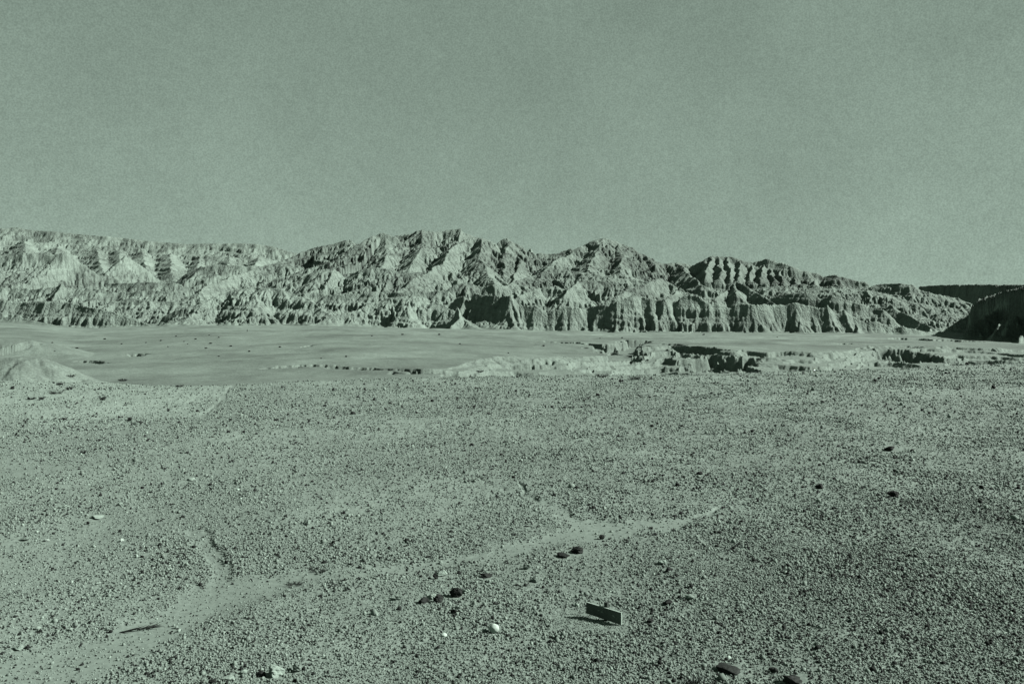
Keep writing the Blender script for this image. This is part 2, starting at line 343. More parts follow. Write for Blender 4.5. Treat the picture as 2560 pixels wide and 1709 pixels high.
# ridges
WPX = 3.5 * fbm(XX / 42, YY / 42, 3, .55, 160)
WPY = 3.5 * fbm(XX / 46, YY / 46, 3, .55, 165)
WPZ = .9 * fbm(XX / 26, YY / 26, 4, .6, 170)
TOP = np.full(H.shape, -1e4, F32); DC = np.full(H.shape, 400, F32)
for pts, s1, s2, d1, flat in RID:
    P = [at(*p) for p in pts]
    if P[0][1] > 1040 and not flat: s1 *= .88; s2 *= .86
    zmax = max(p[2] for p in P)
    reach = 1.15 * (zmax + 20) / s2
    r0 = np.searchsorted(YR, min(p[1] for p in P) - reach); r1 = nR if flat else np.searchsorted(YR, max(p[1] for p in P) + reach)
    Yl, Yh = YR[r0], YR[min(r1, nR - 1)]
    ua = min((p[0] - reach) / (Yh if p[0] > reach else Yl) for p in P); ub = max((p[0] + reach) / (Yh if p[0] < -reach else Yl) for p in P)
    c0 = max(0, np.searchsorted(U, ua)); c1 = min(nC, np.searchsorted(U, ub))
    if flat: c0, c1 = 0, nC
    X_, Y_ = XX[r0:r1, c0:c1], YY[r0:r1, c0:c1]
    wa_ = F32(min(1, zmax / 60 + .3) if P[0][1] > 500 else .25)
    if pts is WJ: wa_ = F32(.45)
    X_ = X_ + wa_ * WPX[r0:r1, c0:c1]; Y_ = Y_ + wa_ * 2 * WPY[r0:r1, c0:c1]
    best = np.full(X_.shape, 1e9, F32); bz = np.zeros(X_.shape, F32)
    for a, b in zip(P[:-1], P[1:]):
        dx, dy = b[0] - a[0], b[1] - a[1]
        q = np.clip(((X_ - a[0]) * F32(dx) + (Y_ - a[1]) * F32(dy)) / F32(dx * dx + dy * dy), 0, 1)
        d = np.hypot(X_ - F32(a[0]) - q * F32(dx), Y_ - F32(a[1]) - q * F32(dy))
        m = d < best
        best = np.where(m, d, best); bz = np.where(m, a[2] + q * F32(b[2] - a[2]), bz)
    dis = best
    if flat:
        pu = np.array([p[0] / p[1] for p in P]); py_ = np.array([p[1] for p in P]); pz = np.array([p[2] for p in P])
        Yc = np.interp(U[c0:c1], pu, py_)[None, :]; inside = ((U[c0:c1] >= pu[0]) & (U[c0:c1] <= pu[-1]))[None, :]
        zc = np.interp(U[c0:c1], pu, pz)[None, :]
        beh = inside & (Y_ >= Yc)
        bz = np.where(beh, zc, bz); dis = np.where(beh, 0, dis)
    bz = bz + wa_ * WPZ[r0:r1, c0:c1] * (.35 if flat else 1)
    sv = 1 + .14 * perlin(X_ / 45, Y_ / 45, 60)
    z = bz - (s2 * dis * sv + (s1 - s2) * d1 * (1 - np.exp(-dis / d1)))
    cur = TOP[r0:r1, c0:c1]; m = z > cur
    TOP[r0:r1, c0:c1] = np.where(m, z, cur); DC[r0:r1, c0:c1] = np.where(m, dis, DC[r0:r1, c0:c1])
hill = np.zeros_like(H)
m = TOP > H
over = np.clip(TOP - H, 0, None)
foot = sstep(0, 6, over)                                        # 0 at the foot, 1 up the slope
H = np.where(m, TOP, H).astype(F32)
print('ridges done')

# ------------------------------------------------------------------ drainage: gullies that run down the slope, branching
r0 = int(np.searchsorted(YR, 125))
X_, Y_, Z_ = XX[r0:], YY[r0:], H[r0:]
f_ = foot[r0:]; near = sstep(0, 24, DC[r0:]) * .65 + .35
can = canyon[r0:].astype(F32)
def grad(Z):
    gu = np.gradient(Z, U, axis=1); gy = np.gradient(Z, YR[r0:], axis=0)
    gx = gu / Y_; return gx.astype(F32), (gy - gx * UU[r0:]).astype(F32)
def blur(a, n):
    for ax in (0, 1):
        for _ in range(n):
            a = (np.roll(a, 1, ax) + a * 2 + np.roll(a, -1, ax)) * F32(.25)
    return a
gx, gy = grad(blur(Z_, 3))
wz = np.zeros_like(Z_)
scl = np.clip(Y_ / 1000, .22, 1.6)
lv = 0
farL = sstep(1600, 1900, Y_) * sstep(1100, 700, PX[r0:])
soft = sstep(440, 520, PX[r0:]) * sstep(1150, 1060, PX[r0:]) * sstep(870, 890, Y_) * sstep(1060, 1020, Y_)
butte = sstep(2330, 2400, PX[r0:]) * (Y_ < 950) * (Y_ > 550)
LEV = [(64, .03), (30, .06), (14, .12), (6.5, .15), (3.2, .13), (1.4, .13)]
for lam, am in LEV:
    rr = np.hypot(gx, gy) + 1e-5
    sx, sy = -gy / rr, gx / rr
    wave = lam
    sc_ = 1.0
    x = X_ / wave + .25 * perlin(X_ / wave / 2, Y_ / wave / 2, 70 + lv); y = Y_ / wave + .25 * perlin(X_ / wave / 2 + 9, Y_ / wave / 2, 71 + lv)
    fx, fy = np.floor(x), np.floor(y); ix, iy = fx.astype(np.int32), fy.astype(np.int32); x = x - fx; y = y - fy
    cs = np.zeros_like(Z_); sn = np.zeros_like(Z_); ws = np.zeros_like(Z_)
    for i in (-1, 0, 1):
        for j in (-1, 0, 1):
            h = PERM[(PERM[(ix + i + lv * 7) & 255] + iy + j) & 255]
            ax = x - i - .5 - RX[h] * .9; ay = y - j - .5 - RY[h] * .9
            wt = np.exp(-2.2 * (ax * ax + ay * ay))
            ph = (ax * sx + ay * sy) * F32(6.283 * .85)
            cs += wt * np.cos(ph); sn += wt * np.sin(ph); ws += wt
    cs /= ws; sn /= ws
    mag = np.sqrt(cs * cs + sn * sn) + 1e-5
    k = F32(1) / np.maximum(mag, .5)
    ridge = 2 * np.sqrt(np.clip((1 + cs * k) * .5, 0, 1)) - 1
    hp = sstep(.10, .45, rr)
    amp = am * wave * hp * np.clip(f_ + can * .45, 0, 1) * near
    amp = amp * (1 - .5 * farL)
    if lam < 2: amp = amp * sstep(460, 380, Y_)
    if lam > 40: amp = amp * (Y_ > 700)
    elif lam > 20: amp = amp * sstep(200, 700, Y_)
    dh = amp * (ridge - .55) * 1.15
    Z_ = Z_ + dh.astype(F32)
    wz += dh.astype(F32)
    gx = gx - amp * sn * k * sx * F32(6.283 * .85 / wave) * .8
    gy = gy - amp * sn * k * sy * F32(6.283 * .85 / wave) * .8
    lv += 1
print('gullies done')
gx, gy = grad(Z_); rr = np.hypot(gx, gy)
# hard beds: ledges that follow tilted strata
mas = sstep(1080, 1180, Y_) * sstep(1330, 1200, PX[r0:]) * sstep(2100, 1900, Y_)
dip = Z_ + .05 * X_ - .40 * (X_ + 150) * mas + 5 * fbm(X_ / 160, Y_ / 160, 2, .5, 80) + .8 * fbm(X_ / 18, Y_ / 18, 2, .5, 81)
st = np.zeros_like(Z_)
for per, a in ((15., .95), (5.6, .8)):
    ph = dip / per; fr = ph - np.floor(ph)
    st += a * per * (np.where(fr < .76, fr / .76 * .30, .30 + (fr - .76) / .24 * .70) - fr) * np.clip(.6 + 1.1 * perlin(X_ / 80, Y_ / 80 + per, 83), 0, 1)
Z_ = Z_ + (st * sstep(.1, .35, rr) * np.clip(f_, 0, 1) * (Y_ > 500) * near).astype(F32)
# canyon beds
dip = Z_ + .5 * perlin(X_ / 20, Y_ / 20, 90)
fr = dip / 2.4 - np.floor(dip / 2.4)
Z_ = Z_ + (can * 1.3 * (np.where(fr < .7, fr * .5, .35 + (fr - .7) * 2.167) - fr) * .8).astype(F32)
# blocky rubble
rub = np.clip(f_, 0, 1) * sstep(.12, .5, rr)
px1 = Y_ / 887.
Z_ = Z_ + (rub * (.45 * ridged(X_ / 7, Y_ / 7, 3, .62, 100) + .25 * perlin(X_ / 2.6, Y_ / 2.6, 105)) * (Y_ > 500) * (.75 + .9 * perlin(X_ / 60, Y_ / 60, 107)) * (.4 + .6 * near) * (1 - .6 * farL) * (1 - .7 * soft) * (1 + 4.5 * butte)).astype(F32)
Z_ = Z_ + ((can + (Y_ < 500) * f_ * .4) * (.26 * ridged(X_ / 5, Y_ / 5, 4, .65, 110)) * sstep(.05, .4, rr)).astype(F32)
H[r0:] = Z_
print('terrain done', float(H.max()))

# ------------------------------------------------------------------ colour differences of rock and sand, with lit streaks painted on the butte
TONE = np.ones_like(H)
Xn, Yn = XX[:nr], YY[:nr]
TONE[:nr] = .98 + .10 * fbm(Xn / 6, Yn / 9, 3, .5, 120) + .0 * sstep(.2, .8, wm[:nr])
paleL = sstep(600, 520, PX + (PYn - 960) * 1.0) * sstep(1075, 1040, PYn) * (YY < 150)
TONE += .22 * paleL
a_ = slice(nr, None)
TONE[a_] = 1 + .10 * fbm(XX[a_] / 120, YY[a_] / 60, 3, .5, 130)
flatland = (1 - np.clip(foot, 0, 1)) * (YY > 150) * (1 - canyon)
TONE -= .12 * flatland * (.9 + 1.6 * fbm(XX / 45, YY / 70, 4, .6, 131) + 1.0 * fbm(XX / 14, YY / 30, 3, .6, 133))
TONE -= .02 * canyon
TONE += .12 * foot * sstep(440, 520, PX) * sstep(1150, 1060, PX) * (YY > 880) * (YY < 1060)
TONE -= .16 * (YY < 360) * foot
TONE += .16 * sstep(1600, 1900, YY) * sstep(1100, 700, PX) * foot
strat = fbm((H + .05 * XX - .40 * (XX + 150) * sstep(1080, 1180, YY) * sstep(1330, 1200, PX)) / 12 + 2.5 * perlin(XX / 300, YY / 300, 140), XX / 500, 3, .7, 141)
patch = sstep(.05, .45, fbm(XX / 85, YY / 110, 3, .55, 145) + .25 * sstep(1250, 1420, YY)) * sstep(20, 60, H)
TONE += foot * (YY > 500) * (.13 * strat - .20 * patch)
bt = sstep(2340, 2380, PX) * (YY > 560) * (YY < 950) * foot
TONE = TONE * (1 - .30 * bt) + bt * 1.3 * sstep(.35, .6, fbm((H - .5 * XX) / 9, XX / 60 + YY / 60, 3, .6, 149))  # the added pale bands paint sunlit ledges onto the dark butte
speck = sstep(.15, .45, perlin(XX / 4.2, YY / 6.5, 147) + .45 * perlin(XX / 2.0, YY / 3.0, 148))
TONE = TONE * (1 - speck * foot * (YY > 500) * (.16 + .5 * patch))
TONE = np.clip(TONE, .25, 1.5).astype(F32)
DARK = (patch * foot).astype(F32)

# ------------------------------------------------------------------ materials
GREEN = (0.765, 1.0, 0.845)
def mat(name, val, rough=.95, attr=None, noises=(), bump=None, spec=.1, tintc=GREEN):
    m = bpy.data.materials.new(name); m.use_nodes = True
    n = m.node_tree.nodes; l = m.node_tree.links; b = n['Principled BSDF']
    b.inputs['Roughness'].default_value = rough; b.inputs['Specular IOR Level'].default_value = spec
    co = n.new('ShaderNodeTexCoord'); cur = None
    def mm(a, bb):
        q = n.new('ShaderNodeMath'); q.operation = 'MULTIPLY'; l.new(a, q.inputs[0]); l.new(bb, q.inputs[1]); return q.outputs[0]
    base = n.new('ShaderNodeValue'); base.outputs[0].default_value = val; cur = base.outputs[0]
    if attr:
        at_ = n.new('ShaderNodeAttribute'); at_.attribute_name = attr; cur = mm(cur, at_.outputs['Fac'])
    for (s, lo, hi, det) in noises:
        t_ = n.new('ShaderNodeTexNoise'); t_.inputs['Scale'].default_value = s; t_.inputs['Detail'].default_value = det
        l.new(co.outputs['Object'], t_.inputs['Vector'])
        r_ = n.new('ShaderNodeMapRange'); r_.inputs[1].default_value = .32; r_.inputs[2].default_value = .68; r_.inputs[3].default_value = lo; r_.inputs[4].default_value = hi
        l.new(t_.outputs[0], r_.inputs[0]); cur = mm(cur, r_.outputs[0])
    sc_ = n.new('ShaderNodeVectorMath'); sc_.operation = 'SCALE'; sc_.inputs[0].default_value = tintc
    l.new(cur, sc_.inputs['Scale']); l.new(sc_.outputs[0], b.inputs['Base Color'])
    if bump:
        t_ = n.new('ShaderNodeTexNoise'); t_.inputs['Scale'].default_value = bump[0]; t_.inputs['Detail'].default_value = 4
        l.new(co.outputs['Object'], t_.inputs['Vector'])
        bp = n.new('ShaderNodeBump'); bp.inputs['Strength'].default_value = 1; bp.inputs['Distance'].default_value = bump[1]
        if len(bump) > 2:
            ba = n.new('ShaderNodeAttribute'); ba.attribute_name = bump[2]
            q = n.new('ShaderNodeMath'); q.operation = 'MULTIPLY'; q.inputs[1].default_value = bump[1]
            l.new(ba.outputs['Fac'], q.inputs[0]); l.new(q.outputs[0], bp.inputs['Distance'])
        l.new(t_.outputs[0], bp.inputs['Height']); l.new(bp.outputs[0], b.inputs['Normal'])
    return m
M_ground = mat('desert_ground', .108, attr='tone', noises=((9, .86, 1.12, 4), (60, .85, 1.12, 2)))
M_plain = mat('plain_sand', .098, attr='tone', noises=((.10, .90, 1.08, 5), (.7, .86, 1.12, 4), (3.2, .74, 1.20, 3)), bump=(1.6, .16))
M_rock = mat('badland_rock', .108, attr='tone', noises=((.05, .92, 1.08, 3), (.35, .80, 1.14, 4)), bump=(.55, 1.6, 'crag'))
M_gravel = mat('gravel_stone', .088, attr='tone')
M_paler = mat('pale_limestone', .15, noises=((5, .85, 1.12, 5),), bump=(14, .02))
M_white = mat('white_stone', .25, noises=((4, .93, 1.05, 3),), bump=(20, .006), tintc=(.8, 1, .87))
M_white2 = mat('dusty_white_stone', .19, noises=((4, .93, 1.05, 3),), bump=(20, .006), tintc=(.8, 1, .87))
M_grey = mat('grey_limestone', .10, noises=((6, .8, 1.15, 5),), bump=(14, .02))
M_dark = mat('dark_stone_and_shade', .010, rough=.8, noises=((7, .6, 1.4, 4),), bump=(16, .02))  # near-black stones; the colour also holds the shadows of the rocks
M_wood = mat('weathered_board', .06, rough=.85, noises=((3, .8, 1.2, 5),), bump=(30, .004))
M_litedge_paint = mat('sunlit_edge_and_paint', .17, rough=.85, noises=((30, .85, 1.1, 3),))  # sunlight on the board edges put into the colour; also the paint marks
M_post = mat('dark_post_wood', .03, rough=.85, noises=((12, .7, 1.3, 4),))
M_shrub = mat('dry_shrub', .016, rough=.9, noises=((4, .6, 1.5, 2),))
M_twig = mat('dry_grass', .13, rough=.9, noises=((8, .8, 1.2, 2),))

# ------------------------------------------------------------------ terrain meshes
def grid_mesh(name, ra, rb, mt):
    X_, Y_, Z_ = XX[ra:rb], YY[ra:rb], H[ra:rb]
    n, mcol = X_.shape
    co = np.stack([X_, Y_, Z_], -1).reshape(-1, 3).astype(F32)
    idx = np.arange(n * mcol, dtype=np.int32).reshape(n, mcol)
    q = np.stack([idx[:-1, :-1], idx[:-1, 1:], idx[1:, 1:], idx[1:, :-1]], -1).reshape(-1, 4)
    me = bpy.data.meshes.new(name)
    me.vertices.add(len(co)); me.vertices.foreach_set('co', co.ravel())
    me.loops.add(q.size); me.loops.foreach_set('vertex_index', q.ravel())
    me.polygons.add(len(q)); me.polygons.foreach_set('loop_start', np.arange(0, q.size, 4, dtype=np.int32))
    me.polygons.foreach_set('loop_total', np.full(len(q), 4, np.int32))
    me.update(calc_edges=True)
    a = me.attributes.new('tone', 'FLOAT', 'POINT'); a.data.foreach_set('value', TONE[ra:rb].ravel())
    if name == 'hills':
        a = me.attributes.new('crag', 'FLOAT', 'POINT'); a.data.foreach_set('value', foot[ra:rb].astype(F32).ravel())
    me.materials.append(mt)
    o = bpy.data.objects.new(name, me); C.objects.link(o); o['kind'] = 'structure'
    return o
r150 = int(np.searchsorted(YR, 138)); r850 = int(np.searchsorted(YR, 650))
grid_mesh('ground', 0, r150 + 1, M_ground)
grid_mesh('plain', r150, r850 + 1, M_plain)
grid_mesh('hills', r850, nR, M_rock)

def ground_z(X, Y):
    X = np.asarray(X, float); Y = np.asarray(Y, float)
    ri = np.clip(np.searchsorted(YR, Y) - 1, 0, nR - 2); u = X / Y
    ci = np.clip(np.searchsorted(U, u) - 1, 0, nC - 2)
    fy = (Y - YR[ri]) / (YR[ri + 1] - YR[ri]); fx = (u - U[ci]) / (U[ci + 1] - U[ci])
    return (H[ri, ci] * (1 - fx) * (1 - fy) + H[ri, ci + 1] * fx * (1 - fy) + H[ri + 1, ci] * (1 - fx) * fy + H[ri + 1, ci + 1] * fx * fy)

def place(px, py):
    """point of the terrain seen at a picture position"""
    u = (px - CX) / FOC; s = -(py - HZ) / FOC
    Ys = YR; zz = ground_z(u * Ys, Ys)
    k = np.nonzero(zz >= EYE + s * Ys)[0]
    k = k[k > 3]
    if len(k) == 0: return u * 300, 300., float(ground_z(u * 300, 300.))
    Y = float(Ys[k[0]]); Y0 = float(Ys[k[0] - 1])
    a = float(EYE + s * Y0 - zz[k[0] - 1]); b = float(EYE + s * Y - zz[k[0]])
    Y = Y0 + (Y - Y0) * a / (a - b) if a != b else Y
    return u * Y, Y, float(ground_z(u * Y, Y))

ROCKS = [
 (686, 1692, 44, .80, 'p', 'large pale boulder beside a black shade shape at the bottom edge'),
 (742, 1681, 30, .75, 'g', 'grey rounded rock just right of the large pale boulder at the bottom'),
 (606, 1686, 24, .5, 'p', 'pale wedge of rock left of the large boulder at the bottom'),
 (572, 1702, 34, .35, 'p', 'flat pale slab half sunk in gravel near the bottom edge'),
 (650, 1692, 24, .60, 'd', 'black chunky rock standing in for the shadow left of the large pale boulder'),  # black shape where the boulder only casts its shadow
 (612, 1668, 12, .7, 'd', 'small black stone above the pale wedge near the bottom'),
 (528, 1708, 26, .3, 'd', 'black flat stone cut by the bottom edge'),
 (996, 1501, 27, .65, 'g', 'grey rock at the left end of the rock cluster above the white round stone'),
 (1077, 1501, 24, .8, 'p', 'pale jagged rock between black stones in the rock cluster'),
 (1096, 1506, 28, .7, 'd', 'black jagged rock touching the pale one in the rock cluster'),
 (1056, 1509, 34, .4, 'd', 'long low black rock in place of a shadow in front of the rock cluster'),  # black shape laid where the cluster's shadow falls
 (1141, 1494, 34, .65, 'd', 'black peaked rock at the right of the rock cluster'),
 (1166, 1484, 24, .6, 'p', 'pale rock behind the black peaked rock'),
 (1162, 1517, 26, .45, 'p', 'pale flat rock in front of the black peaked rock'),
 (1142, 1520, 14, .7, 'p', 'small pale stone beside the flat pale rock'),
 (1136, 1534, 22, .5, 'd', 'low black stone below the flat pale rock'),
 (1104, 1440, 30, .55, 'p', 'pale rock with a black one on its left at the edge of the sandy wash'),
 (1088, 1447, 18, .9, 'd', 'black upright stone on the edge of the sandy wash'),
 (1212, 1444, 34, .35, 'd', 'flat rock coloured black for shade, lying right of the wash edge stones'),  # its black is shade put into the colour
 (1318, 1424, 26, .65, 'g', 'rounded grey rock on the bank right of the flat black rock'),
 (1336, 1456, 28, .5, 'g', 'broad grey rock below the rounded rock on the bank'),
 (1504, 1348, 17, .7, 'd', 'dark pointed rock standing where the wash meets the bank'),
 (1447, 1384, 44, .35, 'd', 'long black ledge stone on the lip of the bank'),
 (1408, 1394, 36, .3, 'd', 'thin black ledge stone left of the long one on the bank'),
 (1674, 1431, 28, .5, 'd', 'black stone under a pale one above and right of the sign'),
 (1656, 1412, 28, .5, 'p', 'pale stone above the black one up the bank from the sign'),
 (1568, 1501, 12, .8, 'p', 'small pale stone a little above the right end of the sign'),
 (1672, 1514, 24, .6, 'd', 'black stone right of the sign'),
 (1727, 1500, 30, .5, 'p', 'pale lumpy rock some way right of the sign'),
 (1626, 1558, 22, .45, 'd', 'low black stone in the gravel between sign and right side'),
 (2040, 1384, 11, 1.1, 'p', 'small upright pale stone alone on the dark gravel slope'),
 (2228, 1127, 32, .35, 'd', 'flat black rock on the right side of the far gravel'),
 (2246, 1110, 12, .7, 'p', 'small pale stone behind the flat black rock far right'),
 (1751, 1187, 20, .45, 'd', 'oval black rock alone on the middle gravel'),
 (2052, 1222, 22, .55, 'd', 'black stone on the right gravel between the two larger black rocks'),
 (2236, 1243, 26, .75, 'd', 'rough black rock on the right-hand gravel slope'),
 (2035, 977, 15, .8, 'g', 'rounded grey boulder near the far rim of the gravel'),
 (2487, 972, 15, .8, 'd', 'dark boulder near the far rim at the right edge'),
 (475, 1202, 24, .35, 'p', 'pale flat rock with a black shadow under its left end on the left gravel'),
 (157, 1270, 24, .4, 'p', 'pale slab with a dark side on the left gravel'),
 (240, 1297, 40, .22, 'p', 'broad pale slab flush with the left gravel'),
 (298, 1264, 18, .5, 'p', 'pale stone right of the broad pale slab'),
 (115, 1353, 18, .5, 'w', 'white stone on the lower left gravel'),
 (302, 1354, 14, .7, 'w', 'second white stone on the left gravel nearer the wash'),
 (58, 1352, 27, .4, 'g', 'grey slab near the left edge beside the white stone'),
 (218, 1311, 9, .9, 'd', 'round black stone below the broad pale slab'),
 (768, 1311, 24, .75, 'g', 'grey cone shaped rock alone on the middle gravel'),
 (42, 1626, 30, .4, 'p', 'pale rock in the lower left corner sand'),
 (67, 1624, 17, .7, 'd', 'round black stone right beside the pale rock in the lower left sand'),
 (223, 1559, 9, .8, 'd', 'small black stone alone on the wash sand at lower left'),
 (243, 1461, 16, .5, 'p', 'pale stone at the left bank of the wash'),
 (1822, 1684, 66, .22, 'd', 'long black flat slab put in for a shaded slot near the bottom edge right of centre'),  # added slab, black in place of the shade in a slot
 (1936, 1682, 26, .4, 'd', 'black broken stone right of the long flat slab'),
 (1992, 1716, 60, .34, 'd', 'wide black rock put in for a shaded hole, cut off by the bottom edge right of centre'),  # added rock, black in place of the shade in a hole
 (1571, 1545, 11, .75, 'p', 'small stone resting against the right end of the sign'),
 (1473, 1563, 9, .8, 'p', 'small pale stone sticking up out of the shadow of the sign'),
 (1208, 1601, 7, .8, 'w', 'tiny white stone below the white round one'),
]

# ------------------------------------------------------------------ gravel: one mass of loose stones nobody could count
ico_v = []
ph_ = (1 + 5 ** .5) / 2
for a in (-1, 1):
    for b in (-ph_, ph_):
        ico_v += [(0, a, b), (a, b, 0), (b, 0, a)]
ico_v = np.array(ico_v, float); ico_v /= np.linalg.norm(ico_v[0])
el = np.linalg.norm(ico_v[:, None] - ico_v[None], axis=-1); em = np.min(el[el > .1]) * 1.05
tri = []
for i in range(12):
    for j in range(i + 1, 12):
        for k in range(j + 1, 12):
            if el[i, j] < em and el[j, k] < em and el[i, k] < em:
                n_ = np.cross(ico_v[j] - ico_v[i], ico_v[k] - ico_v[i])
                tri.append((i, j, k) if n_ @ ico_v[i] > 0 else (i, k, j))
tri = np.array(tri, np.int32)

def scatter(n, seed):
    r = np.random.RandomState(seed)
    py = HZ + 100 + (1760 - HZ - 100) * r.rand(n); px = -150 + 2860 * r.rand(n)
    wmk = wash_mask(px, py)
    Y = EYE * FOC / (py - HZ); X = (px - CX) / FOC * Y
    # stone cover: heaviest on the right-hand bank, thin on the pale ground at left and in the washes
    d = .50 + .06 * sstep(900, 2300, px) * sstep(1000, 1300, py)
    lower = sstep(0, 60, py - np.interp(px, [-200, 0, 350, 760, 1240, 1500, 1800, 2100, 2700], [1760, 1740, 1640, 1470, 1400, 1340, 1270, 1180, 1100]))
    d += .08 * lower * sstep(300, 1200, px)
    d -= .10 * sstep(700, 200, px) * sstep(1100, 1200, py) * (1 - lower)
    dark_band = np.exp(-((py - np.interp(px, [-200, 400, 640, 1200, 1900, 2600], [1085, 1058, 1045, 1000, 985, 940])) / 16) ** 2)
    d += .35 * dark_band
    d -= .24 * (px < 600 - (py - 960) * .9) * (py < 1048)
    d -= .15 * sstep(1600, 2000, px) * np.exp(-((py - 985) / 18) ** 2)
    d *= .85 + .5 * fbm(X / 5, Y / 8, 3, .55, 150) + .35 * perlin(X / .6, Y / 1.0, 155)
    d *= np.interp(py, [950, 1150, 1700], [1.30, 1.02, .66])
    d *= 1 - .80 * sstep(.15, .9, wmk + .40 * perlin(X / .8, Y / .8, 152))
    eg = np.interp(px, U * FOC + CX, EDGE)
    d *= np.clip(1 - (Y - eg + 8) / 22, 0, 1)
    ok = (r.rand(n) < d) & (Y < eg + 14) & (Y > 9)
    return X[ok], Y[ok], py[ok], px[ok], r
X, Y, PYs, PXs, r = scatter(800000, 5)
keep = np.ones(len(X), bool)
for (qx, qy, qw) in [(p[0], p[1], p[2]) for p in ROCKS] + [(1235, 1583, 22), (1109, 1592, 18)]:
    keep &= ~((np.abs(PXs - qx) < qw * .5) & (PYs > qy - qw * .28) & (PYs < qy + 2 + qw * .06))
X, Y, PYs, PXs = X[keep], Y[keep], PYs[keep], PXs[keep]
n = len(X)
pxm = Y / 887.                                                  # metres under one picture element
w_ = .0062 + .00050 * Y                                          # typical half width
siz = w_ * np.exp(.36 * r.randn(n)) * (1 + .12 * sstep(1200, 2300, PXs) * sstep(1000, 1300, PYs)) * np.where(r.rand(n) < .02, 1.6, 1) * np.clip(1 + .25 * fbm(X / 3.5, Y / 5, 3, .6, 190), .6, 1.6)
dkf = r.rand(n) < .18 + .09 * sstep(1100, 2200, PXs) * sstep(1050, 1300, PYs)
siz = siz * np.where(dkf, 1.1, 1)
siz = np.clip(siz, .007, .30)
siz = np.where((PXs > 1380) & (PXs < 1575) & (PYs > 1525) & (PYs < 1580), np.minimum(siz, .013), siz)
z = ground_z(X, Y)
rad = .60 + .62 * r.rand(n, 12)
V = ico_v[None] * rad[..., None]
ang = r.rand(n) * 6.283; ca, sa = np.cos(ang), np.sin(ang)
tl = r.randn(n) * .35; ct, st_ = np.cos(tl), np.sin(tl)
V = V * np.stack([np.full(n, 1.), .62 + .4 * r.rand(n), .75 + .45 * r.rand(n)], -1)[:, None, :]
vx = V[..., 0] * ct[:, None] - V[..., 2] * st_[:, None]; vz = V[..., 0] * st_[:, None] + V[..., 2] * ct[:, None]
V = np.stack([vx * ca[:, None] - V[..., 1] * sa[:, None], vx * sa[:, None] + V[..., 1] * ca[:, None], vz], -1) * siz[:, None, None]
V += np.stack([X, Y, z + siz * .30], -1)[:, None, :]
T = (tri[None] + (np.arange(n, dtype=np.int32) * 12)[:, None, None]).reshape(-1, 3)
me = bpy.data.meshes.new('gravel')
me.vertices.add(n * 12); me.vertices.foreach_set('co', V.astype(F32).ravel())
me.loops.add(T.size); me.loops.foreach_set('vertex_index', T.ravel().astype(np.int32))
me.polygons.add(len(T)); me.polygons.foreach_set('loop_start', np.arange(0, T.size, 3, dtype=np.int32)); me.polygons.foreach_set('loop_total', np.full(len(T), 3, np.int32))
me.update(calc_edges=True)
tn = np.clip(1 + .15 * r.randn(n), .5, 1.6); tn = np.where(dkf, tn * .10, tn * 1.18); tn = np.where(r.rand(n) < .04, tn * 1.5, tn)  # near-black share of the stones stands in for shadow specks
a = me.attributes.new('tone', 'FLOAT', 'POINT'); a.data.foreach_set('value', np.repeat(tn, 12).astype(F32))
me.materials.append(M_gravel)
go = bpy.data.objects.new('gravel', me); C.objects.link(go)
tag(go, 'loose gravel and small stones covering the near desert floor', 'gravel', kind='stuff')
print('gravel', n)

# ------------------------------------------------------------------ mesh builder for small things
def mesh_obj(name, vs, fs, mt, parent=None, loc=(0, 0, 0), smooth=False):
    me = bpy.data.meshes.new(name); me.from_pydata([tuple(map(float, v)) for v in vs], [], fs); me.update()
    me.materials.append(mt)
    if smooth: me.polygons.foreach_set('use_smooth', [True] * len(me.polygons))
    o = bpy.data.objects.new(name, me); C.objects.link(o); o.location = loc
    if parent: o.parent = parent
    return o

def ico(sub):
    v = [tuple(p) for p in ico_v]; f = [tuple(t_) for t_ in tri]
    for _ in range(sub):
        cache = {}; nf = []
        def mid(a, b):
            k = (min(a, b), max(a, b))
            if k not in cache:
                p = np.array(v[a]) + np.array(v[b]); v.append(tuple(p / np.linalg.norm(p))); cache[k] = len(v) - 1
            return cache[k]
        for a, b, c in f:
            ab, bc, ca_ = mid(a, b), mid(b, c), mid(c, a)
            nf += [(a, ab, ca_), (b, bc, ab), (c, ca_, bc), (ab, bc, ca_)]
        f = nf
    return np.array(v), [tuple(int(i) for i in t_) for t_ in f]
ICO3 = ico(3)

def rock_shape(rng_, flat, ang=1.0):
    v, f = ICO3
    v = v.copy()
    # chipped faces: clip by random planes, then roughen
    for _ in range(int(15 * ang)):
        n_ = rng_.randn(3); n_ /= np.linalg.norm(n_); d0 = .48 + .34 * rng_.rand()
        dd_ = v @ n_ - d0
        v = v - np.where(dd_ > 0, dd_, 0)[:, None] * n_ * .95
    s = rng_.rand() * 50
    v = v * (1 + .20 * fbm(v[:, 0] * 1.7 + s, v[:, 1] * 1.7 + v[:, 2] * 2.1, 3, .55, 7))[:, None]
    v = v * np.array([1, .8 + .15 * rng_.rand(), flat])
    return v, f

